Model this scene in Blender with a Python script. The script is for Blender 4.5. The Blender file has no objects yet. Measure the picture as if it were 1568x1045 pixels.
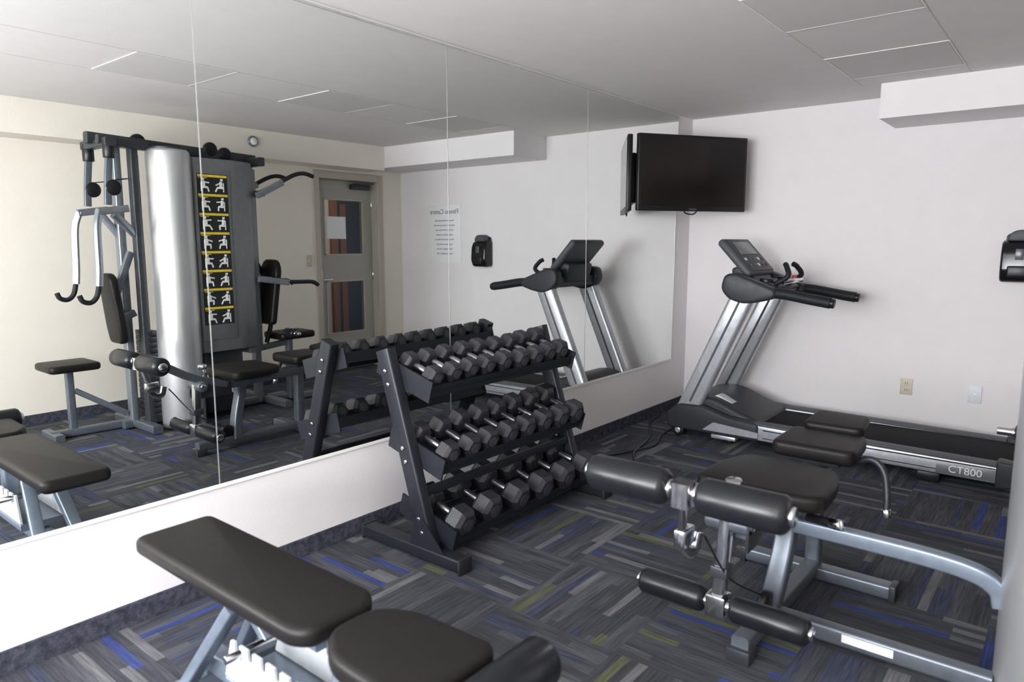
import bpy, bmesh, math, random
from mathutils import Vector, Matrix
random.seed(7)
SC=bpy.context.scene; COL=SC.collection
SC.view_settings.view_transform='Standard'

# ---------------------------------------------------------------- materials
def nt(name):
    m=bpy.data.materials.new(name); m.use_nodes=True
    t=m.node_tree; b=t.nodes['Principled BSDF']; return m,t,b
def mat(name,col,rough=.5,metal=0.,var=.08,nscale=30,bump=0.,bscale=None,coat=0.,rvar=.05,spec=.5):
    m,t,b=nt(name)
    tc=t.nodes.new('ShaderNodeTexCoord')
    n=t.nodes.new('ShaderNodeTexNoise'); n.inputs['Scale'].default_value=nscale; n.inputs['Detail'].default_value=4
    t.links.new(tc.outputs['Object'],n.inputs['Vector'])
    r=t.nodes.new('ShaderNodeValToRGB')
    lo=[max(0,c*(1-var)) for c in col]; hi=[min(1,c*(1+var)) for c in col]
    r.color_ramp.elements[0].position=.3; r.color_ramp.elements[1].position=.7
    r.color_ramp.elements[0].color=(*lo,1); r.color_ramp.elements[1].color=(*hi,1)
    t.links.new(n.outputs['Fac'],r.inputs['Fac']); t.links.new(r.outputs['Color'],b.inputs['Base Color'])
    mr=t.nodes.new('ShaderNodeMapRange'); mr.inputs['To Min'].default_value=max(0,rough-rvar); mr.inputs['To Max'].default_value=min(1,rough+rvar)
    t.links.new(n.outputs['Fac'],mr.inputs['Value']); t.links.new(mr.outputs['Result'],b.inputs['Roughness'])
    b.inputs['Metallic'].default_value=metal; b.inputs['Specular IOR Level'].default_value=spec
    b.inputs['Coat Weight'].default_value=coat; b.inputs['Coat Roughness'].default_value=.15
    if bump>0:
        n2=t.nodes.new('ShaderNodeTexNoise'); n2.inputs['Scale'].default_value=bscale or nscale*3; n2.inputs['Detail'].default_value=3
        t.links.new(tc.outputs['Object'],n2.inputs['Vector'])
        bp=t.nodes.new('ShaderNodeBump'); bp.inputs['Strength'].default_value=bump; bp.inputs['Distance'].default_value=.004
        t.links.new(n2.outputs['Fac'],bp.inputs['Height']); t.links.new(bp.outputs['Normal'],b.inputs['Normal'])
    return m
def carpet_mat(name,tile=.5,dark=1.0,stripes=True):
    m,t,b=nt(name); N=t.nodes; L=t.links
    def M(op,a,bv=None,c=None):
        n=N.new('ShaderNodeMath'); n.operation=op
        for k,v in enumerate((a,bv,c)):
            if v is None: continue
            if isinstance(v,(int,float)): n.inputs[k].default_value=v
            else: L.new(v,n.inputs[k])
        return n.outputs[0]
    g=N.new('ShaderNodeNewGeometry'); s=N.new('ShaderNodeSeparateXYZ'); L.new(g.outputs['Position'],s.inputs[0])
    x,y,z=s.outputs
    nz=N.new('ShaderNodeTexNoise'); nz.inputs['Scale'].default_value=260; nz.inputs['Detail'].default_value=2; L.new(g.outputs['Position'],nz.inputs['Vector'])
    if stripes:
        tx=M('FLOOR',M('DIVIDE',x,tile)); ty=M('FLOOR',M('DIVIDE',y,tile))
        par=M('GREATER_THAN',M('FRACT',M('MULTIPLY',M('ADD',tx,ty),.5)),.25)
        ipar=M('SUBTRACT',1.0,par)
        a=M('ADD',M('MULTIPLY',x,ipar),M('MULTIPLY',y,par)); bb=M('ADD',M('MULTIPLY',y,ipar),M('MULTIPLY',x,par))
        tid=M('ADD',M('MULTIPLY',tx,3.0),M('MULTIPLY',ty,7.0))
        i=M('FLOOR',M('MULTIPLY',a,30.0))
        w1=N.new('ShaderNodeTexWhiteNoise'); w1.noise_dimensions='2D'
        c1=N.new('ShaderNodeCombineXYZ'); L.new(i,c1.inputs[0]); L.new(tid,c1.inputs[1]); L.new(c1.outputs[0],w1.inputs['Vector'])
        j=M('FLOOR',M('ADD',M('MULTIPLY',bb,1.9),M('MULTIPLY',w1.outputs['Value'],7.0)))
        c2=N.new('ShaderNodeCombineXYZ'); L.new(i,c2.inputs[0]); L.new(j,c2.inputs[1]); L.new(tid,c2.inputs[2])
        w2=N.new('ShaderNodeTexWhiteNoise'); w2.noise_dimensions='3D'; L.new(c2.outputs[0],w2.inputs['Vector'])
        r=N.new('ShaderNodeValToRGB'); r.color_ramp.interpolation='CONSTANT'
        cols=[(0,(.044,.046,.055)),(.30,(.054,.057,.067)),(.56,(.066,.069,.080)),(.76,(.042,.048,.076)),(.86,(.036,.050,.150)),(.90,(.080,.088,.052)),(.925,(.118,.118,.128))]
        e=r.color_ramp.elements
        e[0].position=0; e[0].color=(*cols[0][1],1); e[1].position=cols[1][0]; e[1].color=(*cols[1][1],1)
        for p,c in cols[2:]:
            q=e.new(p); q.color=(*c,1)
        L.new(w2.outputs['Value'],r.inputs['Fac'])
        c3=N.new('ShaderNodeCombineXYZ'); L.new(M('MULTIPLY',a,120.0),c3.inputs[0]); L.new(M('MULTIPLY',bb,6.0),c3.inputs[1])
        n3=N.new('ShaderNodeTexNoise'); n3.inputs['Scale'].default_value=1; n3.inputs['Detail'].default_value=3; L.new(c3.outputs[0],n3.inputs['Vector'])
        base=r.outputs['Color']; f=M('ADD',M('MULTIPLY',n3.outputs['Fac'],2.0),M('MULTIPLY',nz.outputs['Fac'],.3))
    else:
        n3=N.new('ShaderNodeTexNoise'); n3.inputs['Scale'].default_value=45; n3.inputs['Detail'].default_value=4; L.new(g.outputs['Position'],n3.inputs['Vector'])
        r=N.new('ShaderNodeValToRGB'); e=r.color_ramp.elements
        e[0].position=.35; e[0].color=(.035,.038,.055,1); e[1].position=.68; e[1].color=(.085,.088,.115,1)
        L.new(n3.outputs['Fac'],r.inputs['Fac']); base=r.outputs['Color']; f=M('ADD',nz.outputs['Fac'],.4)
    f=M('MULTIPLY',f,dark)
    vm=N.new('ShaderNodeVectorMath'); vm.operation='SCALE'; L.new(base,vm.inputs[0]); L.new(f,vm.inputs['Scale'])
    L.new(vm.outputs[0],b.inputs['Base Color']); b.inputs['Roughness'].default_value=.95; b.inputs['Specular IOR Level'].default_value=.15
    bp=N.new('ShaderNodeBump'); bp.inputs['Strength'].default_value=.5; bp.inputs['Distance'].default_value=.003
    L.new(nz.outputs['Fac'],bp.inputs['Height']); L.new(bp.outputs['Normal'],b.inputs['Normal'])
    return m

WALL=mat('wall_paint',(.80,.775,.785),.75,var=.012,nscale=6,bump=.22,bscale=120,spec=.25)
WALLC=mat('wall_paint_cream',(.82,.77,.69),.75,var=.012,nscale=6,bump=.2,bscale=120,spec=.25)
CEIL=mat('ceiling_paint',(.77,.74,.735),.9,var=.015,nscale=8,bump=.1,bscale=90,spec=.1)
PANEL=mat('ceiling_panel_paint',(.68,.655,.65),.9,var=.015,nscale=8,spec=.1)
TRIMC=mat('ceiling_trim_paint',(.84,.82,.81),.7,var=.01,spec=.1)
TRIMW=mat('white_trim',(.85,.84,.83),.5,var=.01)
CARPET=carpet_mat('striped_carpet_tile',dark=1.0)
CBASE=carpet_mat('carpet_base_trim',stripes=False)
MIRROR=mat('mirror_silver',(.83,.85,.835),.0,1.0,var=.001,rvar=0)
SEAM=mat('mirror_edge',(.55,.58,.56),.3,.6)
BLACKST=mat('rack_powder_coat',(.016,.018,.025),.42,.2,bump=.05,spec=.4)
RUBBER=mat('dumbbell_rubber',(.020,.020,.025),.46,bump=.12,bscale=200,spec=.42)
RUBCAP=mat('dumbbell_cap',(.045,.045,.052),.45)
CHROME=mat('chrome',(.72,.73,.75),.18,1.0,rvar=.03)
KNURL=mat('knurled_steel',(.42,.42,.44),.32,1.0)
VINYL=mat('black_vinyl',(.011,.010,.0098),.42,bump=.12,bscale=300,rvar=.04,spec=.2)
VINYLD=mat('foam_roller_vinyl',(.010,.011,.014),.30,bump=.05,bscale=200,spec=.35)
GYMG=mat('gym_frame_grey',(.15,.17,.20),.38,.55)
GYMD=mat('gym_frame_dark',(.045,.05,.058),.4,.4)
GYMM=mat('gym_frame_mid',(.24,.26,.29),.35,.55)
GYML=mat('bench_frame_light',(.20,.24,.30),.35,.45)
SHROUD=mat('brushed_silver_shroud',(.56,.565,.58),.33,.7,var=.04,nscale=3)
SHGREY=mat('grey_shroud',(.20,.205,.215),.42,.4)
TMS=mat('treadmill_silver',(.50,.52,.56),.32,.6)
TML=mat('treadmill_light',(.62,.64,.66),.4,.2)
TMD=mat('treadmill_charcoal',(.030,.032,.038),.45,spec=.3)
TMG=mat('treadmill_grey_plastic',(.075,.078,.088),.48,spec=.3)
BADGE=mat('treadmill_badge',(.20,.21,.23),.4,.4)
BELT=mat('treadmill_belt',(.010,.010,.012),.75,bump=.2,bscale=250,spec=.15)
FOAM=mat('handle_foam',(.013,.014,.017),.55,spec=.3)
BLKP=mat('black_plastic',(.010,.010,.012),.35,spec=.35)
SCRN=mat('tv_screen_glass',(.006,.005,.005),.14,rvar=.01,coat=.2)
LCD=mat('lcd_display',(.09,.105,.11),.25)
RED=mat('red_plastic',(.6,.03,.03),.4)
YEL=mat('yellow_print',(.75,.55,.05),.5)
WHT=mat('white_print',(.82,.82,.82),.5)
INK=mat('dark_ink',(.02,.02,.022),.6,spec=.3)
INKG=mat('sign_ink',(.12,.12,.13),.6,spec=.3)
PAPER=mat('sign_white',(.84,.85,.87),.4,var=.01)
BEIGE=mat('beige_plate',(.60,.54,.43),.45)
PLATEW=mat('white_plate',(.72,.75,.80),.45)
DOORM=mat('door_grey_paint',(.40,.385,.35),.45,var=.02)
FRAMEM=mat('door_frame_paint',(.48,.43,.37),.45,var=.02)
WOOD=mat('corridor_brown',(.16,.07,.045),.5)
CORR=mat('corridor_paint',(.42,.38,.34),.7,var=.02)
SMOKE=mat('smoked_plastic',(.010,.010,.012),.16,coat=.1,spec=.4)
def glassm():
    m,t,b=nt('door_glass'); b.inputs['Transmission Weight'].default_value=1; b.inputs['Roughness'].default_value=.0; b.inputs['IOR'].default_value=1.1
    n=t.nodes.new('ShaderNodeTexNoise'); n.inputs['Scale'].default_value=3
    r=t.nodes.new('ShaderNodeValToRGB'); r.color_ramp.elements[0].color=(.72,.76,.76,1); r.color_ramp.elements[1].color=(.8,.83,.83,1)
    t.links.new(n.outputs['Fac'],r.inputs['Fac']); t.links.new(r.outputs['Color'],b.inputs['Base Color']); return m
GLASS=glassm()

# ---------------------------------------------------------------- geometry helpers
def root(name,loc):
    e=bpy.data.objects.new(name,None); e.location=loc; e.empty_display_size=.1; COL.objects.link(e); return e
def mk(name,bm,m,parent=None,smooth=True,ang=35):
    bmesh.ops.recalc_face_normals(bm,faces=bm.faces[:])
    me=bpy.data.meshes.new(name); bm.to_mesh(me); bm.free(); me.materials.append(m)
    if smooth:
        for p in me.polygons: p.use_smooth=True
        me.set_sharp_from_angle(angle=math.radians(ang))
    o=bpy.data.objects.new(name,me); COL.objects.link(o)
    if parent: o.parent=parent; o.location=-Vector(parent.location)
    return o
def bev(bm,w,seg=2,lim=.5):
    if w<=0: return
    es=[e for e in bm.edges if len(e.link_faces)==2 and e.calc_face_angle(0)>lim]
    bmesh.ops.bevel(bm,geom=es,offset=w,segments=seg,profile=.5,affect='EDGES',clamp_overlap=True)
def box(name,x0,x1,y0,y1,z0,z1,m,parent=None,b=.0,seg=2,rot=None,piv=None):
    bm=bmesh.new(); bmesh.ops.create_cube(bm,size=1)
    for v in bm.verts: v.co=Vector(((x0+x1)/2+v.co.x*(x1-x0),(y0+y1)/2+v.co.y*(y1-y0),(z0+z1)/2+v.co.z*(z1-z0)))
    bev(bm,b,seg)
    if rot:
        p=Vector(piv) if piv else Vector(((x0+x1)/2,(y0+y1)/2,(z0+z1)/2))
        for v in bm.verts: v.co=p+rot@(v.co-p)
    return mk(name,bm,m,parent)
def R(axis,deg): return Matrix.Rotation(math.radians(deg),3,axis)
def boxes(name,lst,m,parent=None,b=0.):
    bm=bmesh.new()
    for (x0,x1,y0,y1,z0,z1) in lst:
        r=bmesh.ops.create_cube(bm,size=1)
        for v in r['verts']: v.co=Vector(((x0+x1)/2+v.co.x*(x1-x0),(y0+y1)/2+v.co.y*(y1-y0),(z0+z1)/2+v.co.z*(z1-z0)))
    bev(bm,b,1)
    return mk(name,bm,m,parent,smooth=b>0)
def cprof(r,n=20): return [(r*math.cos(2*math.pi*k/n),r*math.sin(2*math.pi*k/n)) for k in range(n)]
def rprof(w,h,r=None,n=3):
    if r is None: r=min(w,h)*.18
    out=[]
    for cx,cy,a0 in ((w/2-r,h/2-r,0),(-w/2+r,h/2-r,90),(-w/2+r,-h/2+r,180),(w/2-r,-h/2+r,270)):
        for k in range(n+1):
            a=math.radians(a0+90*k/n); out.append((cx+r*math.cos(a),cy+r*math.sin(a)))
    return out
def catmull(pts,n):
    P=[Vector(p) for p in pts]
    if len(P)<3: return P
    Q=[P[0]*2-P[1]]+P+[P[-1]*2-P[-2]]; out=[]
    for i in range(1,len(Q)-2):
        for k in range(n):
            t=k/n; a,b_,c,d=Q[i-1],Q[i],Q[i+1],Q[i+2]
            out.append(.5*((2*b_)+(c-a)*t+(2*a-5*b_+4*c-d)*t*t+(3*b_-a-3*c+d)*t**3))
    out.append(P[-1]); return out
def sweep(name,pts,prof,m,parent=None,up=(0,0,1),smooth=0,scales=None,bm=None):
    own=bm is None
    if own: bm=bmesh.new()
    P=catmull(pts,smooth) if smooth else [Vector(p) for p in pts]
    n=len(P); T=[]
    for i in range(n):
        if i==0: t=P[1]-P[0]
        elif i==n-1: t=P[-1]-P[-2]
        else: t=(P[i+1]-P[i]).normalized()+(P[i]-P[i-1]).normalized()
        T.append(t.normalized())
    u=Vector(up)
    if abs(T[0].dot(u))>.96: u=Vector((1,0,0)) if abs(T[0].x)<.9 else Vector((0,1,0))
    nrm=(u-T[0]*u.dot(T[0])).normalized(); rings=[]
    for i in range(n):
        if i: nrm=(nrm-T[i]*nrm.dot(T[i])).normalized()
        sd=T[i].cross(nrm); s=scales[i] if scales else 1
        rings.append([bm.verts.new(P[i]+sd*a*s+nrm*b_*s) for a,b_ in prof])
    k=len(prof)
    for i in range(n-1):
        for j in range(k): bm.faces.new((rings[i][j],rings[i][(j+1)%k],rings[i+1][(j+1)%k],rings[i+1][j]))
    bm.faces.new(rings[0][::-1]); bm.faces.new(rings[-1])
    if own: return mk(name,bm,m,parent)
def beam(name,p,q,w,h,m,parent=None,up=(0,0,1),r=None): return sweep(name,[p,q],rprof(w,h,r),m,parent,up)
def cyl(name,p,q,r,m,parent=None,n=24,edge=None):
    p,q=Vector(p),Vector(q); L=(q-p).length; d=(q-p)/L
    e=min(r*.15,L*.2) if edge is None else edge
    return sweep(name,[p,p+d*e*.4,p+d*e,q-d*e,q-d*e*.4,q],cprof(r,n),m,parent,scales=[1-e/r,1-.35*e/r,1,1,1-.35*e/r,1-e/r])
def tube(name,pts,r,m,parent=None,n=14,sm=6): return sweep(name,pts,cprof(r,n),m,parent,smooth=sm)
def roller(name,p,q,r,parent,m=None):
    p,q=Vector(p),Vector(q); d=(q-p).normalized()
    cyl(name,p,q,r,m or VINYLD,parent,n=32,edge=r*.35)
    cyl(name+'_cap_a',p-d*.012,p+d*.004,r*.5,CHROME,parent); cyl(name+'_cap_b',q-d*.004,q+d*.012,r*.5,CHROME,parent)
def prism(name,poly,axis,a0,a1,m,parent=None,b=0.,seg=2,lim=.5,rot=None,piv=None):
    bm=bmesh.new()
    def f(u,v,a): return {'z':(u,v,a),'y':(u,a,v),'x':(a,u,v)}[axis]
    A=[bm.verts.new(f(u,v,a0)) for u,v in poly]; B=[bm.verts.new(f(u,v,a1)) for u,v in poly]; n=len(poly)
    bm.faces.new(A); bm.faces.new(B[::-1])
    for i in range(n): bm.faces.new((A[i],A[(i+1)%n],B[(i+1)%n],B[i]))
    bmesh.ops.recalc_face_normals(bm,faces=bm.faces[:])
    bev(bm,b,seg,lim)
    if rot:
        p=Vector(piv)
        for v in bm.verts: v.co=p+rot@(v.co-p)
    return mk(name,bm,m,parent)
def rr(x0,x1,y0,y1,r,n=6):
    out=[]
    for cx,cy,a0 in ((x1-r,y1-r,0),(x0+r,y1-r,90),(x0+r,y0+r,180),(x1-r,y0+r,270)):
        for k in range(n+1):
            a=math.radians(a0+90*k/n); out.append((cx+r*math.cos(a),cy+r*math.sin(a)))
    return out
def roundpoly(pts,r,n=5):
    out=[]; N=len(pts)
    for i in range(N):
        p=Vector(pts[i]); a=(Vector(pts[i-1])-p); c=(Vector(pts[(i+1)%N])-p)
        rr_=min(r,a.length*.45,c.length*.45); A=p+a.normalized()*rr_; C=p+c.normalized()*rr_
        for k in range(n+1):
            t=k/n; q=A*(1-t)**2+p*2*t*(1-t)+C*t*t; out.append((q.x,q.y))
    return out
def pad(name,poly,z0,z1,parent,r=.05,rot=None,piv=None,axis='z',m=None):
    o=prism(name,roundpoly(poly,r),axis,z0,z1,m or VINYL,parent,b=min(.020,abs(z1-z0)*.38),seg=4,lim=.8,rot=rot,piv=piv)
    return o
def text(name,body,size,loc,rot,m,parent=None,ext=.0008,align='CENTER'):
    cu=bpy.data.curves.new(name+'_c','FONT'); cu.body=body; cu.size=size; cu.extrude=ext; cu.align_x=align
    o=bpy.data.objects.new(name+'_tmp',cu); COL.objects.link(o); bpy.context.view_layer.update()
    me=bpy.data.meshes.new_from_object(o.evaluated_get(bpy.context.evaluated_depsgraph_get()))
    bpy.data.objects.remove(o)
    me.transform(Matrix.Translation(loc)@rot.to_4x4()); me.materials.clear(); me.materials.append(m)
    n=bpy.data.objects.new(name,me); COL.objects.link(n)
    if parent: n.parent=parent; n.location=-Vector(parent.location)
    return n

# ---------------------------------------------------------------- room shell
XR=3.64; YB=5.70; YF=-1.60; H=2.44
box('floor',-.12,XR+.16,YF-.12,YB+.12,-.1,0,CARPET)
box('ceiling',-.12,XR+.16,YF-.12,YB+.12,H,H+.1,CEIL)
box('wall_left',-.12,0,YF-.12,YB+.12,0,H,WALL)
box('wall_back',0,XR+.16,YB,YB+.12,0,H,WALL)
DY0,DY1,DZ=4.52,5.36,2.12
boxes('wall_right',[(XR,XR+.16,YF-.12,DY0,0,H),(XR,XR+.16,DY1,YB,0,H),(XR,XR+.16,DY0,DY1,DZ,H)],WALLC)
WX0,WX1,WZ0,WZ1=.25,2.7,.85,2.2
boxes('wall_front',[(0,WX0,YF-.12,YF,0,H),(WX1,XR,YF-.12,YF,0,H),(WX0,WX1,YF-.12,YF,0,WZ0),(WX0,WX1,YF-.12,YF,WZ1,H)],WALL)
w=root('window_1',(1.5,YF,WZ0))
boxes('frame',[(WX0,WX1,YF-.09,YF-.03,WZ0,WZ0+.05),(WX0,WX1,YF-.09,YF-.03,WZ1-.05,WZ1),(WX0,WX0+.05,YF-.09,YF-.03,WZ0,WZ1),(WX1-.05,WX1,YF-.09,YF-.03,WZ0,WZ1),(1.45,1.5,YF-.09,YF-.03,WZ0,WZ1)],TRIMW,w)
box('sill',WX0-.04,WX1+.04,YF-.03,YF+.06,WZ0-.03,WZ0,TRIMW,w,b=.005)
boxes('soffit_trim_back',[(1.535,XR,5.19,YB,2.22,H)],WALL)
boxes('soffit_trim_right',[(3.33,XR,YF,5.19,2.19,H)],WALLC)
BH=.085
boxes('baseboard_left',[(0,.012,YF,YB,0,BH)],CBASE)
boxes('baseboard_back',[(.012,XR,YB-.012,YB,0,BH)],CBASE)
boxes('baseboard_right',[(XR-.012,XR,YF,DY0-.06,0,BH),(XR-.012,XR,DY1+.06,YB-.012,0,BH)],CBASE)
boxes('baseboard_front',[(.012,XR,YF,YF+.012,0,BH)],CBASE)
for k,(y0,y1) in enumerate(((1.81,2.40),(3.06,3.66),(4.31,4.94))):
    p=root('ceiling_access_panel' if k==0 else 'ceiling_access_panel.%03d'%k,(1.73,(y0+y1)/2,H))
    x0,x1=1.42,2.03
    box('panel_door',x0+.012,x1-.012,y0+.012,y1-.012,H-.003,H-.0005,PANEL,p)
    boxes('panel_frame',[(x0,x1,y0,y0+.009,H-.0035,H-.0005),(x0,x1,y1-.009,y1,H-.0035,H-.0005),(x0,x0+.009,y0+.009,y1-.009,H-.0035,H-.0005),(x1-.009,x1,y0+.009,y1-.009,H-.0035,H-.0005)],TRIMC,p)
boxes('trim_ceiling_seams',[(1.42,1.426,YF,5.19,H-.0012,H-.0003),(2.024,2.03,YF,5.19,H-.0012,H-.0003)],PANEL)

# mirror wall
mr=root('wall_mirror',(0,2.0,.44))
ys=[-1.30,.04,1.39,2.74,4.08,5.42]
for k in range(5):
    box('mirror_panel_%d'%(k+1),.001,.007,ys[k]+.002,ys[k+1]-.002,.445,2.425,MIRROR,mr)
boxes('panel_seams',[(.001,.0078,y-.0022,y+.0022,.445,2.425) for y in ys],SEAM,mr)
boxes('bottom_channel',[(0.001,.011,ys[0],ys[-1],.433,.446)],TRIMW,mr)
boxes('top_channel',[(0.001,.010,ys[0],ys[-1],2.420,2.430)],SEAM,mr)

# door (in right wall)
d=root('door_1',(3.74,4.94,0))
boxes('door_frame',[(XR-.02,XR+.16,DY0-.045,DY0+.03,0,DZ+.045),(XR-.02,XR+.16,DY1-.03,DY1+.045,0,DZ+.045),(XR-.02,XR+.16,DY0+.03,DY1-.03,DZ-.03,DZ+.045)],FRAMEM,d,b=.004)
a,b_=DY0+.034,DY1-.034; xd0,xd1=3.74,3.785; zt=DZ-.035
boxes('door_leaf',[(xd0,xd1,a,a+.13,.01,zt),(xd0,xd1,b_-.13,b_,.01,zt),(xd0,xd1,a+.13,b_-.13,1.88,zt),(xd0,xd1,a+.13,b_-.13,1.0,1.285),(xd0,xd1,a+.13,b_-.13,.01,.42)],DOORM,d)
boxes('glass_stops',[(xd0-.008,xd0,a+.12,b_-.12,z,z+.018) for z in (1.278,1.874,.412,.99)]+[(xd0-.008,xd0,y,y+.018,z0,z1) for y in (a+.12,b_-.138) for z0,z1 in ((1.285,1.88),(.42,1.0))],FRAMEM,d)
boxes('glass_panes',[(3.757,3.763,a+.13,b_-.13,1.285,1.88),(3.757,3.763,a+.13,b_-.13,.42,1.0)],GLASS,d)
box('notice_paper',3.752,3.756,a+.17,a+.42,1.46,1.70,PAPER,d)
box('closer_body',3.69,3.738,b_-.30,b_-.05,2.0,2.055,GYMD,d,b=.006)
beam('closer_arm',(3.68,b_-.28,2.06),(3.66,b_-.02,2.07),.02,.012,GYMD,d)
box('lock_plate',3.732,3.742,a+.02,a+.08,.93,1.12,CHROME,d,b=.003)
tube('lever_handle',[(3.735,a+.05,1.02),(3.69,a+.05,1.02),(3.685,a+.08,1.02),(3.685,a+.17,1.02)],.010,CHROME,d)
for z in (.25,1.05,1.85): cyl('hinge_%d'%int(z*100),(3.735,b_+.002,z-.05),(3.735,b_+.002,z+.05),.009,CHROME,d)
# corridor seen through door glass
boxes('floor_corridor',[(XR+.16,5.6,3.9,8.0,-.1,0)],CARPET)
boxes('wall_corridor',[(5.5,5.6,3.9,8.0,0,H),(XR+.16,5.5,3.8,3.9,0,H),(XR+.16,5.5,8.0,8.1,0,H)],CORR)
boxes('ceiling_corridor',[(XR+.16,5.6,3.8,8.1,H,H+.1)],CEIL)
d2=root('door_2',(5.46,6.55,0))
boxes('door_casing',[(5.44,5.4995,6.05,6.15,0,2.1),(5.44,5.4995,6.95,7.05,0,2.1),(5.44,5.4995,6.05,7.05,2.05,2.15)],WOOD,d2,b=.004)
boxes('door_slab',[(5.46,5.499,6.15,6.95,0.005,2.05)],GYMD,d2); boxes('door_rails',[(5.452,5.462,6.2,6.9,1.0,1.15),(5.452,5.462,6.2,6.3,.1,1.95),(5.452,5.462,6.8,6.9,.1,1.95)],WOOD,d2)

sw=root('light_switch',(XR,4.40,1.23))
box('switch_plate',XR-.008,XR-.0005,4.365,4.435,1.17,1.29,BEIGE,sw,b=.003); box('toggle',XR-.018,XR-.006,4.393,4.407,1.215,1.245,BEIGE,sw,b=.002)
fa=root('smoke_detector',(3.33,3.63,2.33))
cyl('detector_base',(3.329,3.63,2.33),(3.31,3.63,2.33),.05,GYMM,fa); cyl('detector_grille',(3.312,3.63,2.33),(3.298,3.63,2.33),.032,TRIMW,fa)
o1=root('power_outlet',(1.73,YB,.383))
box('outlet_plate',1.69,1.77,YB-.007,YB-.0005,.323,.443,BEIGE,o1,b=.003)
for z in (.36,.41):
    box('socket_face',1.712,1.748,YB-.010,YB-.006,z-.016,z+.016,BEIGE,o1,b=.002)
    boxes('socket_slots',[(1.722,1.725,YB-.0108,YB-.009,z-.006,z+.008),(1.735,1.738,YB-.0108,YB-.009,z-.006,z+.008)],INK,o1)
o2=root('blank_wall_plate',(2.15,YB,.38)); box('plate',2.11,2.19,YB-.007,YB-.0005,.32,.44,PLATEW,o2,b=.003)
cyl('plate_screw',(2.15,YB-.009,.38),(2.15,YB-.006,.38),.004,CHROME,o2)

# ---------------------------------------------------------------- sign
s=root('fitness_centre_sign',(2.935,YB,1.52))
box('sign_panel',2.685,3.185,YB-.007,YB-.001,1.20,1.83,PAPER,s,b=.002)
RB=R('X',90)
text('sign_title','Fitness Centre',.074,(2.935,YB-.008,1.735),RB,INKG,s)
rows=['Please follow all the posted rules','Equipment is used at your own risk','No food or drink in this room','Adult supervision is required','Wipe equipment down after use','Proper shoes must be worn','Return weights to the rack','Report any damage to desk']
for k,tx in enumerate(rows): text('sign_line_%d'%(k+1),tx,.022,(2.935,YB-.008,1.655-.052*k),RB,INKG,s)

# ---------------------------------------------------------------- sanitizer dispenser
def dispenser(x,z):
    p=root('hand_sanitizer_dispenser',(x,YB,z))
    prism('back_plate',rr(x-.085,x+.085,z-.12,z+.15,.03),'y',YB-.02,YB-.001,BLKP,p,b=.004)
    prism('cover',roundpoly([(YB-.002,z-.16),(YB-.10,z-.17),(YB-.135,z-.10),(YB-.125,z+.04),(YB-.095,z+.10),(YB-.002,z+.11)],.03),'x',x-.10,x+.10,SMOKE,p,b=.022,seg=4,lim=.7)
    prism('top_bottle',roundpoly([(x-.075,z+.10),(x+.075,z+.10),(x+.06,z+.15),(x+.025,z+.17),(x-.025,z+.17),(x-.06,z+.15)],.02),'y',YB-.105,YB-.01,TMG,p,b=.015,seg=3)
    box('push_bar',x-.06,x+.06,YB-.145,YB-.12,z-.13,z-.06,BLKP,p,b=.01,seg=3)
    box('level_window',x-.022,x+.022,YB-.138,YB-.128,z-.02,z+.05,LCD,p,b=.003)
    return p
dispenser(2.33,1.33)

# ---------------------------------------------------------------- TV
L=Vector((.055,4.69)); dr=Vector((.545,.838)).normalized(); W=.935
c=L+dr*W/2
tv=root('wall_mounted_television',(c.x,c.y,1.93))
ang=math.degrees(math.atan2(dr.y,dr.x)); rot=R('Z',ang); pv=(c.x,c.y,1.933)
box('tv_bezel',c.x-W/2,c.x+W/2,c.y,c.y+.04,1.655,2.215,BLKP,tv,b=.008,seg=3,rot=rot,piv=pv)
box('tv_screen',c.x-W/2+.022,c.x+W/2-.022,c.y-.002,c.y+.003,1.69,2.193,SCRN,tv,rot=rot,piv=pv)
box('tv_back',c.x-W*.32,c.x+W*.32,c.y+.035,c.y+.085,1.72,2.1,BLKP,tv,b=.015,rot=rot,piv=pv)
box('tv_logo',c.x-.03,c.x+.03,c.y-.003,c.y,1.665,1.674,GYMG,tv,rot=rot,piv=pv)
nb=Vector((-dr.y,dr.x)); q=c+nb*.085
beam('mount_arm',(q.x,q.y,1.93),(.04,5.56,1.93),.05,.06,BLKP,tv)
box('mount_plate',.001,.03,5.48,5.64,1.80,2.06,BLKP,tv,b=.004)
box('mount_vesa',c.x-.11,c.x+.11,c.y+.085,c.y+.10,1.83,2.03,BLKP,tv,rot=rot,piv=pv)
e1=c+dr*(-.06)+nb*.03; e2=c+dr*.06+nb*.03
tube('tv_cable',[(e1.x,e1.y,1.66),(e1.x*.8+e2.x*.2,e1.y*.8+e2.y*.2,1.638),(e1.x*.3+e2.x*.7,e1.y*.3+e2.y*.7,1.635),(e2.x,e2.y,1.66)],.005,BLKP,tv)

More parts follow.
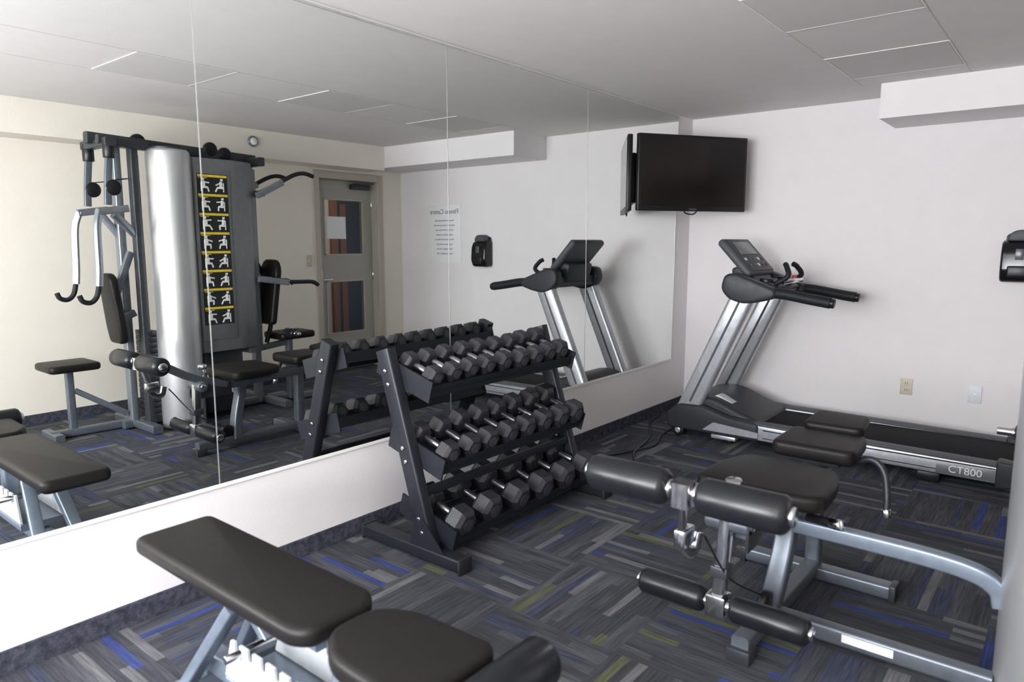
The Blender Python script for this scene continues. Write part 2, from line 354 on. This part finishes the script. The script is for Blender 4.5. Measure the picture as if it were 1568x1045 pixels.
# ---------------------------------------------------------------- dumbbell rack
rk=root('dumbbell_rack',(.38,2.69,0))
for nm,y in (('left',2.105),('right',3.275)):
    beam('foot_'+nm,(.06,y,.038),(.69,y,.038),.075,.06,BLACKST,rk)
    box('foot_cap_f_'+nm,.685,.70,y-.041,y+.041,.0,.073,RUBBER,rk,b=.004); box('foot_cap_r_'+nm,.05,.065,y-.041,y+.041,.0,.073,RUBBER,rk,b=.004)
    beam('upright_'+nm,(.485,y,.06),(.212,y,.935),.055,.085,BLACKST,rk,up=(1,0,0))
    prism('gusset_'+nm,[(.38,.06),(.60,.06),(.58,.085),(.47,.20),(.42,.20)],'y',y-.034,y-.028,BLACKST,rk)
    prism('gusset_i_'+nm,[(.38,.06),(.60,.06),(.58,.085),(.47,.20),(.42,.20)],'y',y+.028,y+.034,BLACKST,rk)
tiers=[((.465,.765),(.135,.86)),((.535,.425),(.205,.52)),((.60,.115),(.27,.21))]
sgn={'left':-1,'right':1}
for k,((xf,zf),(xr,zr)) in enumerate(tiers):
    sd=Vector((xf-xr,0,zf-zr)).normalized(); nn=Vector((-sd.z,0,sd.x))
    Pf=Vector((xf,0,zf)); Pr=Vector((xr,0,zr))
    f=lambda P,a,b2,y: Vector((P.x+sd.x*a+nn.x*b2,y,P.z+sd.z*a+nn.z*b2))
    mid=(Pf+Pr)/2; Ls=(Pf-Pr).length
    y0,y1=2.135,3.245
    def flat(nm,a0,a1,t0,t1,ya,yb):
        bm=bmesh.new(); V=[]
        for y in (ya,yb):
            for (a_,t_) in ((a0,t0),(a1,t0),(a1,t1),(a0,t1)): V.append(bm.verts.new(f(mid,a_,t_,y)))
        for q_ in ((0,1,2,3),(7,6,5,4),(0,4,5,1),(1,5,6,2),(2,6,7,3),(3,7,4,0)): bm.faces.new([V[i] for i in q_])
        return mk(nm,bm,BLACKST,rk,smooth=False)
    flat('shelf_front_rail_%d'%k,Ls/2-.10,Ls/2,-.004,.0,y0,y1); flat('shelf_front_lip_%d'%k,Ls/2-.004,Ls/2,-.03,.024,y0,y1)
    flat('shelf_rear_rail_%d'%k,-Ls/2,-Ls/2+.10,-.004,.0,y0,y1); flat('shelf_rear_lip_%d'%k,-Ls/2,-Ls/2+.004,-.03,.024,y0,y1)
    flat('shelf_center_%d'%k,-Ls/2+.1,Ls/2-.1,-.012,-.008,y0,y1)
    for nm,ya,yb in (('l',2.129,2.138),('r',3.242,3.251)): flat('shelf_bracket_%s%d'%(nm,k),-Ls/2-.005,Ls/2+.01,-.05,.05,ya,yb)
    for nm,y in (('left',2.105),('right',3.275)):
        for dz in (-.03,.03):
            z=(zf+zr)/2+dz; x=.485-.312*(z-.06)
            yy=y+sgn[nm]*.0275
            cyl('bolt_%s%d_%d'%(nm,k,int(dz*100)+5),(x,yy,z),(x,yy+sgn[nm]*.008,z),.010,CHROME,rk,n=10)
beam('cross_brace',(.43,2.13,.30),(.43,3.25,.30),.03,.04,BLACKST,rk)

ds=root('hex_dumbbell_set',(.38,2.69,.115))
bmh=bmesh.new(); bmg=bmesh.new(); bmc=bmesh.new()
def hexring(bm,c0,ax,nn,yv,R_,L_,rl):
    rings=[]
    for off,sc in ((-.5,.66),(-.47,.76),(-.30,1),(.30,1),(.47,.76),(.5,.66)):
        ring=[]
        for j in range(6):
            a=math.radians(60*j+rl)
            ring.append(bm.verts.new(c0+ax*off*L_+(yv*math.cos(a)+nn*math.sin(a))*R_*sc))
        rings.append(ring)
    for i in range(5):
        for j in range(6): bm.faces.new((rings[i][j],rings[i][(j+1)%6],rings[i+1][(j+1)%6],rings[i+1][j]))
    bm.faces.new(rings[0][::-1]); bm.faces.new(rings[-1])
spec=[(9,.050,.059,.060,.22,.25),(8,.056,.068,.075,.26,.29),(6,.070,.080,.088,.29,.32)]
for k,((xf,zf),(xr,zr)) in enumerate(tiers):
    n,R0,R1,_,L0,L1=spec[k]
    sd=Vector((xf-xr,0,zf-zr)).normalized(); nn=Vector((-sd.z,0,sd.x)); mid=(Vector((xf,0,zf))+Vector((xr,0,zr)))/2
    for i in range(n):
        t=(i)/(n-1); R_=R0+(R1-R0)*t; Lg=L0+(L1-L0)*t
        ya,yb=2.205,3.175; y=ya+(yb-ya)*t+random.uniform(-.003,.003)
        yw=math.radians(random.uniform(-3,3)); yv0=Vector((0,1,0)); ax=(sd*math.cos(yw)+yv0*math.sin(yw)); yv=(yv0*math.cos(yw)-sd*math.sin(yw))
        c0=Vector((mid.x,y,mid.z))+nn*(R_*.866+.001)+sd*(.025+random.uniform(-.008,.008))
        hl=R_*1.45
        for sg in (-1,1):
            hc=c0+ax*sg*(Lg/2-hl/2+.01)
            hexring(bmh,hc,ax,nn,yv,R_,hl,0)
            sweep('',[hc+ax*sg*hl*.49,hc+ax*sg*(hl*.5+.002)],cprof(R_*.42,16),None,bm=bmc)
        sweep('',[c0-ax*(Lg/2-hl),c0-ax*Lg*.1,c0,c0+ax*Lg*.1,c0+ax*(Lg/2-hl)],cprof(.0155,12),None,bm=bmg,scales=[.85,1,1.1,1,.85])
mk('rubber_heads',bmh,RUBBER,ds,ang=20); mk('handles',bmg,KNURL,ds); mk('head_caps',bmc,RUBCAP,ds)

# ---------------------------------------------------------------- treadmill
tm=root('treadmill',(1.4,5.08,0))
for nm,ya,yb in (('near',4.71,4.81),('far',5.35,5.45)):
    prism('side_rail_'+nm,roundpoly([(.62,.07),(2.42,.06),(2.42,.160),(.9,.178),(.62,.19)],.02),'y',ya,yb,TMS,tm,b=.012,seg=3)
    prism('foot_rail_grip_'+nm,[(.95,.168),(2.40,.156),(2.40,.172),(.95,.187)],'y',ya+.002,yb-.002,TMG,tm,b=.004)
    yo=ya-.0015 if nm=='near' else yb-.0005
    boxes('rail_groove_'+nm,[(1.05,2.37,yo,yo+.002,.088,.094),(1.05,2.37,yo,yo+.002,.142,.150)],TMD,tm)
    prism('rear_cap_'+nm,roundpoly([(2.37,.035),(2.46,.045),(2.485,.11),(2.47,.185),(2.37,.195)],.02),'y',ya-.006,yb+.006,TMD,tm,b=.01,seg=3)
    box('rear_foot_'+nm,1.98,2.10,ya+.01,yb-.01,0,.06,BLKP,tm,b=.006)
    box('front_foot_'+nm,.68,.86,ya+.0,yb-.02,.03,.06,TMS,tm,b=.008)
    cyl('leveller_'+nm,(.80,(ya+yb)/2,0),(.80,(ya+yb)/2,.03),.02,BLKP,tm)
    cyl('transport_wheel_'+nm,(.42,ya+.01,.045),(.42,yb-.03,.045),.045,BLKP,tm)
    cyl('wheel_hub_'+nm,(.42,ya+.004,.045),(.42,ya+.012,.045),.022,TMS,tm)
box('running_deck',.75,2.42,4.80,5.36,.10,.155,TMD,tm)
box('running_belt',.70,2.43,4.825,5.335,.157,.164,BELT,tm,b=.003)
cyl('rear_drum',(2.43,4.82,.122),(2.43,5.34,.122),.042,BELT,tm)
box('rear_crossbar',2.40,2.45,4.80,5.36,.05,.075,TMD,tm,b=.006)
hood=[(.36,.07),(.335,.13),(.36,.22),(.44,.285),(.56,.315),(.68,.30),(.84,.235),(.98,.19),(1.0,.165),(1.0,.07)]
prism('motor_hood',roundpoly(hood,.04,4),'y',4.775,5.385,TMD,tm,b=.035,seg=4,lim=.9)
sidep=roundpoly([(.34,.06),(.33,.17),(.42,.245),(.60,.255),(.80,.20),(1.02,.185),(1.02,.06)],.03)
prism('motor_side_near',sidep,'y',4.70,4.79,TMD,tm,b=.02,seg=3,lim=.9)
prism('motor_side_far',sidep,'y',5.37,5.46,TMD,tm,b=.02,seg=3,lim=.9)
prism('motor_side_stripe',roundpoly([(.62,.085),(1.02,.085),(1.02,.125),(.70,.15)],.01),'y',4.696,4.70,TMS,tm)
prism('hood_accent',roundpoly([(.60,.285),(.72,.285),(.78,.262),(.66,.318)],.02),'y',4.86,4.95,TML,tm,b=.008)
for nm,y in (('near',4.765),('far',5.395)):
    beam('upright_'+nm,(.475,y,.20),(.865,y,1.08),.075,.165,TMS,tm,up=(1,0,-.44),r=.028)
    for s_,ofs in ((-1,-.039),(1,.0385)):
        beam('upright_groove_%s%d'%(nm,s_),(.505,y+ofs,.27),(.845,y+ofs,1.03),.002,.016,TMG,tm,up=(1,0,-.44),r=.0005)
    prism('arm_housing_'+nm,roundpoly([(.70,1.10),(.725,1.20),(.80,1.215),(.95,1.16),(1.08,1.11),(1.08,1.05),(.98,1.02),(.86,1.0),(.76,1.03)],.04),'y',y-.05,y+.05,TMD,tm,b=.022,seg=4,lim=.9)
    tube('handrail_'+nm,[(.98,y,1.085),(1.12,y,1.080),(1.30,y,1.052),(1.42,y,1.035)],.036,FOAM,tm,n=20)
    cyl('handrail_cap_'+nm,(1.41,y,1.036),(1.445,y,1.031),.031,BLKP,tm)
beam('console_crossbar',(.80,4.77,1.09),(.80,5.39,1.09),.10,.09,TMD,tm)
cr=R('Y',47); cp=(.75,5.08,1.31)
box('console_body',.575,.915,4.84,5.32,1.275,1.335,TMG,tm,b=.028,seg=4,rot=cr,piv=cp)
box('console_face',.595,.895,4.865,5.295,1.333,1.340,TMD,tm,b=.004,rot=cr,piv=cp)
box('console_screen',.625,.745,4.93,5.23,1.338,1.345,LCD,tm,b=.003,rot=cr,piv=cp)
for i in range(5):
    for j in range(2): box('button_%d%d'%(i,j),.775+.055*j,.80+.055*j,4.905+.08*i,4.94+.08*i,1.338,1.344,TML if (i+j)%3==0 else TMG,tm,b=.003,rot=cr,piv=cp)
prism('console_neck',roundpoly([(.74,1.08),(.70,1.24),(.80,1.26),(.88,1.16),(.90,1.08)],.03),'y',4.90,5.26,TMD,tm,b=.02,seg=3,lim=.9)
prism('console_tray',roundpoly([(.80,1.06),(.82,1.16),(1.00,1.15),(1.06,1.10),(1.02,1.06)],.03),'y',4.82,5.34,TMD,tm,b=.02,seg=3,lim=.9)
cyl('cup_holder_near',(.96,4.90,1.13),(.96,4.90,1.175),.045,BLKP,tm); cyl('cup_holder_far',(.96,5.26,1.13),(.96,5.26,1.175),.045,BLKP,tm)
tube('pulse_grip',[(1.0,4.93,1.13),(1.09,4.935,1.19),(1.07,4.97,1.25),(1.05,5.0,1.27)],.018,FOAM,tm)
tube('pulse_grip_far',[(1.0,5.23,1.13),(1.09,5.225,1.19),(1.07,5.19,1.25),(1.05,5.16,1.27)],.018,FOAM,tm)
tube('pulse_bar',[(1.06,4.93,1.15),(1.11,5.0,1.16),(1.12,5.08,1.16),(1.11,5.16,1.16),(1.06,5.23,1.15)],.016,CHROME,tm)
box('safety_key',1.075,1.10,5.06,5.10,1.165,1.195,RED,tm,b=.004)
box('rail_badge',2.08,2.37,4.7075,4.711,.072,.138,BADGE,tm,b=.001)
text('rail_lettering','CT800',.060,(2.225,4.7065,.085),RB,WHT,tm,ext=.001)
cb=root('treadmill_power_cord',(.3,4.2,0))
tube('cord',[(.38,4.85,.05),(.34,4.62,.012),(.42,4.35,.008),(.34,4.05,.008),(.26,3.85,.008),(.36,3.7,.008),(.55,3.72,.008),(.52,3.9,.008),(.40,4.1,.008),(.30,4.5,.008),(.10,4.9,.008),(.03,5.2,.008)],.007,BLKP,cb,n=8,sm=8)

# ---------------------------------------------------------------- adjustable weight bench (foreground)
bn=root('adjustable_weight_bench',(1.1,1.0,0))
pad('back_pad',[(.40,.885),(1.25,.885),(1.30,.92),(1.30,1.10),(1.25,1.145),(.40,1.145)],.445,.50,bn,r=.04)
pad('seat_pad',[(1.325,.945),(1.42,.875),(1.67,.865),(1.70,.90),(1.70,1.12),(1.67,1.155),(1.42,1.145),(1.325,1.085)],.445,.505,bn,r=.05)
roller('knee_roller',(1.775,.80,.475),(1.775,1.215,.475),.058,bn)
roller('ankle_roller',(1.85,.80,.20),(1.85,1.23,.20),.05,bn)
beam('seat_support_tube',(1.30,1.015,.41),(1.80,1.015,.41),.05,.05,GYML,bn)
beam('knee_arm',(1.775,1.015,.475),(1.775,1.015,.36),.04,.04,GYML,bn); beam('ankle_arm',(1.79,1.015,.40),(1.85,1.015,.20),.04,.04,GYML,bn)
beam('base_spine',(.60,1.015,.12),(1.72,1.015,.12),.06,.07,GYML,bn)
beam('rear_foot_bar',(.60,.78,.04),(.60,1.25,.04),.06,.055,GYML,bn); beam('front_foot_bar',(1.72,.74,.04),(1.72,1.29,.04),.06,.055,GYML,bn)
for x in (.60,1.72):
    for y in ((.78,1.25) if x<1 else (.74,1.29)): box('foot_cap_%d_%d'%(x*100,y*100),x-.036,x+.036,y-.02,y+.02,0,.072,BLKP,bn,b=.006)
beam('rear_leg_a',(.60,.93,.05),(.86,.965,.39),.05,.035,GYML,bn); beam('rear_leg_b',(.60,1.10,.05),(.86,1.065,.39),.05,.035,GYML,bn)
beam('rear_joint',(.60,1.015,.04),(.60,1.015,.13),.05,.05,GYML,bn); beam('front_post',(1.72,1.015,.04),(1.60,1.015,.40),.05,.05,GYML,bn)
beam('pad_rail_a',(.55,.965,.43),(1.27,.965,.43),.035,.03,GYML,bn); beam('pad_rail_b',(.55,1.065,.43),(1.27,1.065,.43),.035,.03,GYML,bn)
beam('pivot_post',(1.28,1.015,.12),(1.31,1.015,.41),.06,.06,GYML,bn)
for y in (.93,1.09):
    pl=[(.86,.20)]
    for i in range(6):
        x=.90+.065*i; pl+=[(x,.32),(x+.018,.32),(x+.022,.285),(x+.04,.285),(x+.044,.32)]
    pl+=[(1.30,.30),(1.30,.20)]
    prism('ladder_%d'%(y*100),pl,'y',y-.004,y+.004,TML,bn)
cyl('ladder_bar',(.95,.88,.30),(.95,1.15,.30),.012,CHROME,bn)
beam('ladder_strut',(.95,1.015,.30),(.80,1.015,.42),.04,.03,GYML,bn)
beam('ladder_base',(.86,1.01,.18),(1.30,1.01,.18),.17,.03,GYML,bn)

# ---------------------------------------------------------------- leg extension bench
le=root('leg_extension_bench',(1.85,2.6,0))
pad('seat_pad',[(1.60,2.385),(1.70,2.36),(1.95,2.36),(2.06,2.385),(2.05,2.60),(2.01,2.755),(1.66,2.755),(1.61,2.60)],.515,.575,le,r=.05)
pad('rear_pad',[(1.70,2.90),(2.03,2.90),(2.01,3.215),(1.70,3.215)],.54,.605,le,r=.05)
pad('head_pad',[(1.74,3.20),(1.99,3.20),(1.98,3.40),(1.75,3.40)],.585,.63,le,r=.04,rot=R('X',6),piv=(1.88,3.2,.60))
AY,AZ=1.86,.695
roller('thigh_roller_left',(1.485,AY,AZ),(1.755,AY,AZ),.055,le); roller('thigh_roller_right',(1.85,AY,AZ),(2.11,AY,AZ),.055,le)
cyl('thigh_axle',(1.48,AY,AZ),(2.115,AY,AZ),.014,CHROME,le)
BY,BZ=2.19,.20
roller('ankle_roller_left',(1.50,BY,BZ),(1.745,BY,BZ),.045,le); roller('ankle_roller_right',(1.835,BY,BZ),(2.09,BY,BZ),.045,le)
cyl('ankle_axle',(1.49,BY,BZ),(2.10,BY,BZ),.014,CHROME,le)
beam('axle_block',(1.80,AY,AZ-.045),(1.80,AY,AZ+.03),.06,.06,CHROME,le,up=(1,0,0))
box('ankle_block',1.755,1.825,BY-.035,BY+.035,BZ-.04,BZ+.04,CHROME,le,b=.008)
sweep('thigh_arm',[(1.80,AY,.68),(1.80,1.98,.66),(1.80,2.18,.55),(1.81,2.42,.47)],rprof(.045,.05),GYMG,le,smooth=5)
beam('lever_arm',(1.79,BY,BZ),(1.80,2.21,.50),.04,.05,CHROME,le,up=(0,1,0))
box('lever_collar',1.765,1.825,2.165,2.235,.30,.34,GYMD,le,b=.006)
cyl('lever_pivot',(1.73,2.22,.49),(1.88,2.22,.49),.035,GYMG,le); cyl('lever_pivot_cap',(1.72,2.22,.49),(1.89,2.22,.49),.018,CHROME,le)
cyl('adjust_knob_post',(1.80,2.28,.53),(1.80,2.26,.60),.012,CHROME,le); cyl('adjust_knob',(1.80,2.26,.595),(1.80,2.255,.625),.028,CHROME,le)
sweep('cable_hook',[(1.79,1.88,.66),(1.785,1.90,.56),(1.785,1.93,.48),(1.79,1.98,.47),(1.795,2.0,.52)],rprof(.035,.016),CHROME,le,smooth=5)
box('hook_plate',1.765,1.80,1.88,1.96,.50,.56,CHROME,le,b=.006)
beam('bench_rail',(1.84,2.25,.46),(1.85,3.30,.49),.06,.07,GYMG,le)
box('head_pad_plate',1.80,1.94,3.22,3.36,.56,.59,GYMD,le,b=.003); beam('head_pad_post',(1.85,3.27,.48),(1.86,3.28,.58),.05,.05,GYMG,le)
box('pad_plate_a',1.70,1.98,2.42,2.70,.495,.515,GYMD,le,b=.003); box('pad_plate_b',1.76,1.96,2.95,3.17,.515,.54,GYMD,le,b=.003)
sweep('main_post',[(1.87,2.56,.46),(1.89,2.56,.36),(1.88,2.52,.20),(1.86,2.50,.06)],rprof(.06,.07),GYMG,le,smooth=5,up=(1,0,0))
beam('post_rear',(1.87,3.02,.06),(1.86,3.02,.49),.06,.06,GYMG,le,up=(1,0,0))
beam('rear_foot',(1.58,3.02,.035),(2.18,3.02,.035),.07,.055,GYMG,le)
for x in (1.58,2.18): box('rear_foot_cap_%d'%(x*100),x-.012,x+.012,2.98,3.06,0,.068,GYMD,le,b=.004)
beam('base_long',(1.86,2.22,.06),(1.87,3.0,.06),.06,.06,GYMG,le)
box('front_foot_pad',1.82,1.90,2.20,2.27,0,.05,GYMD,le,b=.005)
beam('base_to_gym',(1.88,2.50,.06),(2.55,2.51,.06),.055,.06,GYMG,le)
box('warning_label',2.12,2.28,2.4735,2.4765,.052,.080,WHT,le)
sweep('arched_tube',[(1.92,2.56,.40),(2.12,2.56,.40),(2.35,2.555,.398),(2.48,2.55,.385),(2.54,2.55,.35),(2.555,2.55,.30)],rprof(.05,.055),GYML,le,smooth=6)
cyl('pop_pin',(1.98,2.50,.46),(2.08,2.44,.48),.016,BLKP,le); cyl('pop_pin_tip',(2.07,2.446,.478),(2.11,2.422,.486),.019,CHROME,le)
tube('side_handle',[(1.98,3.05,.52),(2.06,3.05,.55),(2.11,3.04,.51),(2.13,3.02,.42),(2.135,3.0,.37)],.014,GYMD,le); cyl('side_handle_tip',(2.135,3.0,.375),(2.14,2.995,.34),.017,CHROME,le)
box('pivot_bracket_l',1.79,1.80,2.20,2.45,.40,.52,GYMD,le,b=.003); box('pivot_bracket_r',1.87,1.88,2.20,2.45,.40,.52,GYMD,le,b=.003)
cyl('cable_pulley',(1.85,2.44,.12),(1.88,2.44,.12),.05,BLKP,le)
tube('cable',[(1.80,2.03,.50),(1.82,2.2,.30),(1.86,2.42,.16)],.004,BLKP,le,n=8)

# ---------------------------------------------------------------- multi station gym
gy=root('multi_station_gym',(2.9,2.75,0))
sweep('silver_column',[(2.70,2.55,.02),(2.70,2.55,.05),(2.70,2.55,2.04),(2.70,2.55,2.08),(2.70,2.55,2.095)],[(a_*.155,b2*.155) for a_,b2 in cprof(1,48)],SHROUD,gy,scales=[1,1.0,1.0,.97,.88])
sweep('column_top_cap',[(2.70,2.55,2.09),(2.70,2.55,2.11)],cprof(.13,36),GYMD,gy)
prism('rear_shroud',roundpoly([(2.63,2.69),(2.63,3.04),(2.70,3.24),(3.05,3.26),(3.05,2.69)],.06),'z',.56,2.06,SHGREY,gy,b=.012,seg=2)
prism('rear_shroud_rib',roundpoly([(2.72,3.14),(2.71,3.20),(2.76,3.30),(2.88,3.30),(2.88,3.14)],.03),'z',.50,2.02,SHGREY,gy,b=.01)
prism('shroud_foot',roundpoly([(2.74,2.75),(2.74,3.10),(3.02,3.10),(3.02,2.75)],.04),'z',.05,.56,GYMD,gy,b=.01)
for x,y in ((2.95,2.28),(2.95,3.34),(2.80,2.34)): beam('upright_%d'%(y*100),(x,y,0.03),(x,y,2.12),.055,.075,GYMM if x>2.9 else GYMD,gy,up=(1,0,0))
beam('top_beam',(2.86,2.06,2.15),(2.92,3.38,2.11),.07,.08,GYMD,gy)
beam('top_beam_front',(2.72,2.08,2.13),(2.74,2.42,2.11),.05,.06,GYMD,gy)
beam('top_cross_rear',(2.70,3.32,2.08),(3.10,3.32,2.08),.06,.07,GYMD,gy)
for k,(y,z) in enumerate(((2.42,2.17),(2.98,2.17),(3.10,2.14))):
    cyl('top_pulley_%d'%k,(2.86,y,z-.01),(2.90,y,z-.01),.055,BLKP,gy)
beam('base_long',(2.95,2.20,.04),(2.95,3.60,.04),.07,.06,GYMG,gy); beam('base_cross_a',(2.60,2.30,.04),(3.28,2.30,.04),.07,.06,GYMG,gy); beam('base_cross_b',(2.58,3.40,.04),(3.28,3.40,.04),.07,.06,GYMG,gy)
for k in range(16): box('weight_plate_%d'%k,2.76,2.98,2.345,2.42,.09+.042*k,.128+.042*k,BLACKST,gy,b=.003)
cyl('guide_rod_a',(2.80,2.37,.08),(2.80,2.37,2.05),.012,CHROME,gy); cyl('guide_rod_b',(2.90,2.37,.08),(2.90,2.37,2.05),.012,CHROME,gy)
X=2.628
box('chart_panel',X-.006,X,2.703,2.985,.66,1.97,SHGREY,gy,b=.002)
box('chart_black',X-.008,X-.005,2.72,2.965,.78,1.94,INK,gy)
ybar=[];wf=bmesh.new()
def stroke(p,q,wd=.008):
    sweep('',[(X-.0095,p[0],p[1]),(X-.0095,q[0],q[1])],rprof(wd,wd*.4,.001,1),None,bm=wf,up=(1,0,0))
nr=8; hh=1.16/nr
for k in range(nr):
    z1=1.94-k*hh; ybar.append((X-.0095,X-.0075,2.725,2.960,z1-.024,z1-.006)); ybar.append((X-.0095,X-.0075,2.73,2.80,z1-.034,z1-.029))
    for mside,yc in ((1,2.785),(-1,2.898)):
        zb=z1-hh+.012; ph=random.uniform(-.014,.014); m_=mside*1.1
        stroke((yc-.03*m_,zb),(yc-.03*m_,zb+.07),.008); stroke((yc-.03*m_,zb+.032),(yc+.015*m_,zb+.032),.015)
        stroke((yc-.01*m_,zb+.036),(yc-.015*m_+ph*.3,zb+.078),.020); stroke((yc-.012*m_,zb+.070),(yc+.028*m_,zb+.062+ph),.010)
        stroke((yc+.015*m_,zb+.032),(yc+.02*m_+ph,zb),.011); stroke((yc-.018*m_,zb+.084),(yc-.016*m_,zb+.100),.018)
boxes('chart_headers',ybar,YEL,gy); mk('chart_figures',wf,WHT,gy,smooth=False)
# press / pec station
DYP=.11
beam('pec_cross',(2.62,2.02+DYP,2.11),(3.06,2.02+DYP,2.11),.07,.06,GYMD,gy)
for nm,x,sg in (('a',2.67,-1),('b',3.02,1)):
    cyl('pec_pivot_'+nm,(x,2.02+DYP,2.12),(x,2.02+DYP,2.00),.038,BLKP,gy)
    sweep('pec_arm_upper_'+nm,[(x,2.02+DYP,2.02),(x,2.0+DYP,1.84),(x,1.99+DYP,1.68)],rprof(.045,.03),GYMG,gy,smooth=4)
    cyl('pec_pulley_'+nm,(x-.02,2.03+DYP,1.80),(x+.02,2.03+DYP,1.80),.055,BLKP,gy)
    beam('pec_link_'+nm,(x,2.12+DYP,1.66),(x,1.92+DYP,1.63),.04,.05,GYMM,gy)
    sweep('pec_arm_lower_'+nm,[(x,1.93+DYP,1.64),(x+sg*.02,1.90+DYP,1.52),(x+sg*.03,1.89+DYP,1.25),(x+sg*.03,1.88+DYP,1.12)],rprof(.035,.045),GYMM,gy,smooth=5)
    tube('pec_grip_'+nm,[(x+sg*.03,1.88+DYP,1.13),(x+sg*.03,1.86+DYP,1.05),(x+sg*.03,1.82+DYP,1.01),(x+sg*.03,1.77+DYP,1.02),(x+sg*.03,1.75+DYP,1.06)],.017,FOAM,gy)
    tube('pec_cable_'+nm,[(x,2.03+DYP,1.85),(x+.03,2.15+DYP,1.87),(2.88,2.27,1.88)],.004,BLKP,gy,n=6)
beam('press_link_1',(2.80,2.33,1.47),(2.72,2.15,1.62),.04,.05,GYMG,gy); beam('press_link_2',(2.95,2.27,1.47),(2.99,2.16,1.64),.04,.05,GYMG,gy)
beam('press_link_3',(2.85,2.30,1.35),(2.85,2.18,1.05),.04,.05,GYMG,gy); beam('press_link_4',(2.85,2.30,.90),(2.85,2.18,.85),.04,.05,GYMG,gy)
pad('press_back_pad',[(2.76,.68),(2.96,.68),(2.98,.80),(2.97,1.16),(2.92,1.20),(2.80,1.20),(2.75,1.16),(2.74,.80)],2.13,2.19,gy,r=.04,axis='y',rot=R('X',6),piv=(2.85,2.16,.9))
pad('press_seat_pad',[(2.88,1.72),(3.22,1.72),(3.22,2.06),(2.88,2.06)],.50,.555,gy,r=.05)
beam('press_seat_post',(3.05,1.89,.03),(3.05,1.89,.50),.05,.05,GYMG,gy,up=(1,0,0)); beam('press_seat_brace',(3.05,1.92,.34),(2.97,2.24,.12),.04,.04,GYMG,gy)
beam('press_seat_base',(3.05,1.74,.035),(3.02,2.28,.035),.06,.055,GYMG,gy)
beam('press_seat_foot',(2.92,1.76,.03),(3.20,1.76,.03),.06,.05,GYMG,gy)
# lat / row station
pad('row_back_pad',[(2.70,.72),(2.94,.72),(2.95,1.20),(2.90,1.28),(2.74,1.28),(2.69,1.20)],3.38,3.44,gy,r=.04,axis='y',rot=R('X',-8),piv=(2.8,3.39,1.0))
pad('row_seat_pad',[(2.66,3.42),(2.98,3.42),(2.96,3.78),(2.68,3.78)],.58,.64,gy,r=.05)
beam('row_seat_post',(2.82,3.58,.03),(2.82,3.58,.58),.05,.06,GYMG,gy,up=(1,0,0)); beam('row_seat_arm',(2.90,3.30,.50),(2.82,3.60,.55),.05,.05,GYMG,gy); beam('row_base',(2.95,3.40,.035),(2.80,3.85,.035),.06,.055,GYMG,gy)
roller('row_foam_roller',(2.50,3.44,.655),(2.64,3.44,.655),.04,gy); cyl('row_roller_axle',(2.44,3.44,.655),(2.66,3.44,.655),.016,CHROME,gy)
for nm,x in (('a',2.66),('b',3.05)):
    beam('lat_arm_'+nm,(x,3.24,1.80),(x,3.48,1.92),.04,.05,GYMM,gy)
    tube('lat_grip_'+nm,[(x,3.46,1.92),(x,3.60,1.99),(x,3.70,2.01),(x,3.79,1.99)],.018,FOAM,gy)
    beam('row_arm_'+nm,(x,3.22,1.12),(x,3.50,1.08),.035,.05,GYMM,gy)
    tube('row_grip_'+nm,[(x,3.48,1.085),(x,3.62,1.08),(x,3.74,1.075),(x,3.80,1.045)],.018,FOAM,gy)
beam('arm_cross_hi',(2.66,3.29,1.82),(3.05,3.29,1.82),.05,.05,GYMG,gy); beam('arm_cross_mid',(2.66,3.32,1.11),(3.05,3.32,1.11),.05,.05,GYMG,gy)
tube('row_side_cable',[(2.9,3.35,1.25),(2.95,3.5,1.0),(2.9,3.47,.75),(2.88,3.40,.55)],.02,FOAM,gy)

# ---------------------------------------------------------------- lights
def area(name,loc,rot,sx,sy,e,col):
    l=bpy.data.lights.new(name,'AREA'); l.shape='RECTANGLE'; l.size=sx; l.size_y=sy; l.energy=e; l.color=col
    o=bpy.data.objects.new(name,l); o.location=loc; o.rotation_euler=rot; COL.objects.link(o); return o
area('window_daylight',((WX0+WX1)/2,YF-.16,(WZ0+WZ1)/2),(math.radians(90),0,0),WX1-WX0,WZ1-WZ0,262,(.95,.97,1.0))
area('window_ground_bounce',((WX0+WX1)/2,YF+.10,1.05),(math.radians(118),0,0),WX1-WX0,.5,50,(1.0,.96,.93))
area('ceiling_fill',(2.2,-.7,H-.02),(0,0,0),1.2,.6,20,(1,.95,.88))  # soft fill added out of view behind the camera, not a real fixture
area('corridor_lamp',(4.7,5.4,H-.02),(0,0,0),.8,.8,20,(1,.88,.76))
W_=bpy.data.worlds.new('world'); SC.world=W_; W_.use_nodes=True
bg=W_.node_tree.nodes['Background']; bg.inputs['Strength'].default_value=1.0
sky=W_.node_tree.nodes.new('ShaderNodeTexSky'); sky.sky_type='PREETHAM'; sky.turbidity=4
W_.node_tree.links.new(sky.outputs[0],bg.inputs['Color'])

# ---------------------------------------------------------------- camera
cd=bpy.data.cameras.new('camera'); cam=bpy.data.objects.new('camera',cd); COL.objects.link(cam)
cam.location=(2.66,0,1.42); cam.rotation_euler=(math.radians(90-7.98),0,math.radians(39))
cd.sensor_width=36; cd.lens=24.73; cd.clip_start=.02
cd.dof.use_dof=True; cd.dof.focus_distance=4.2; cd.dof.aperture_fstop=2.4
SC.camera=cam
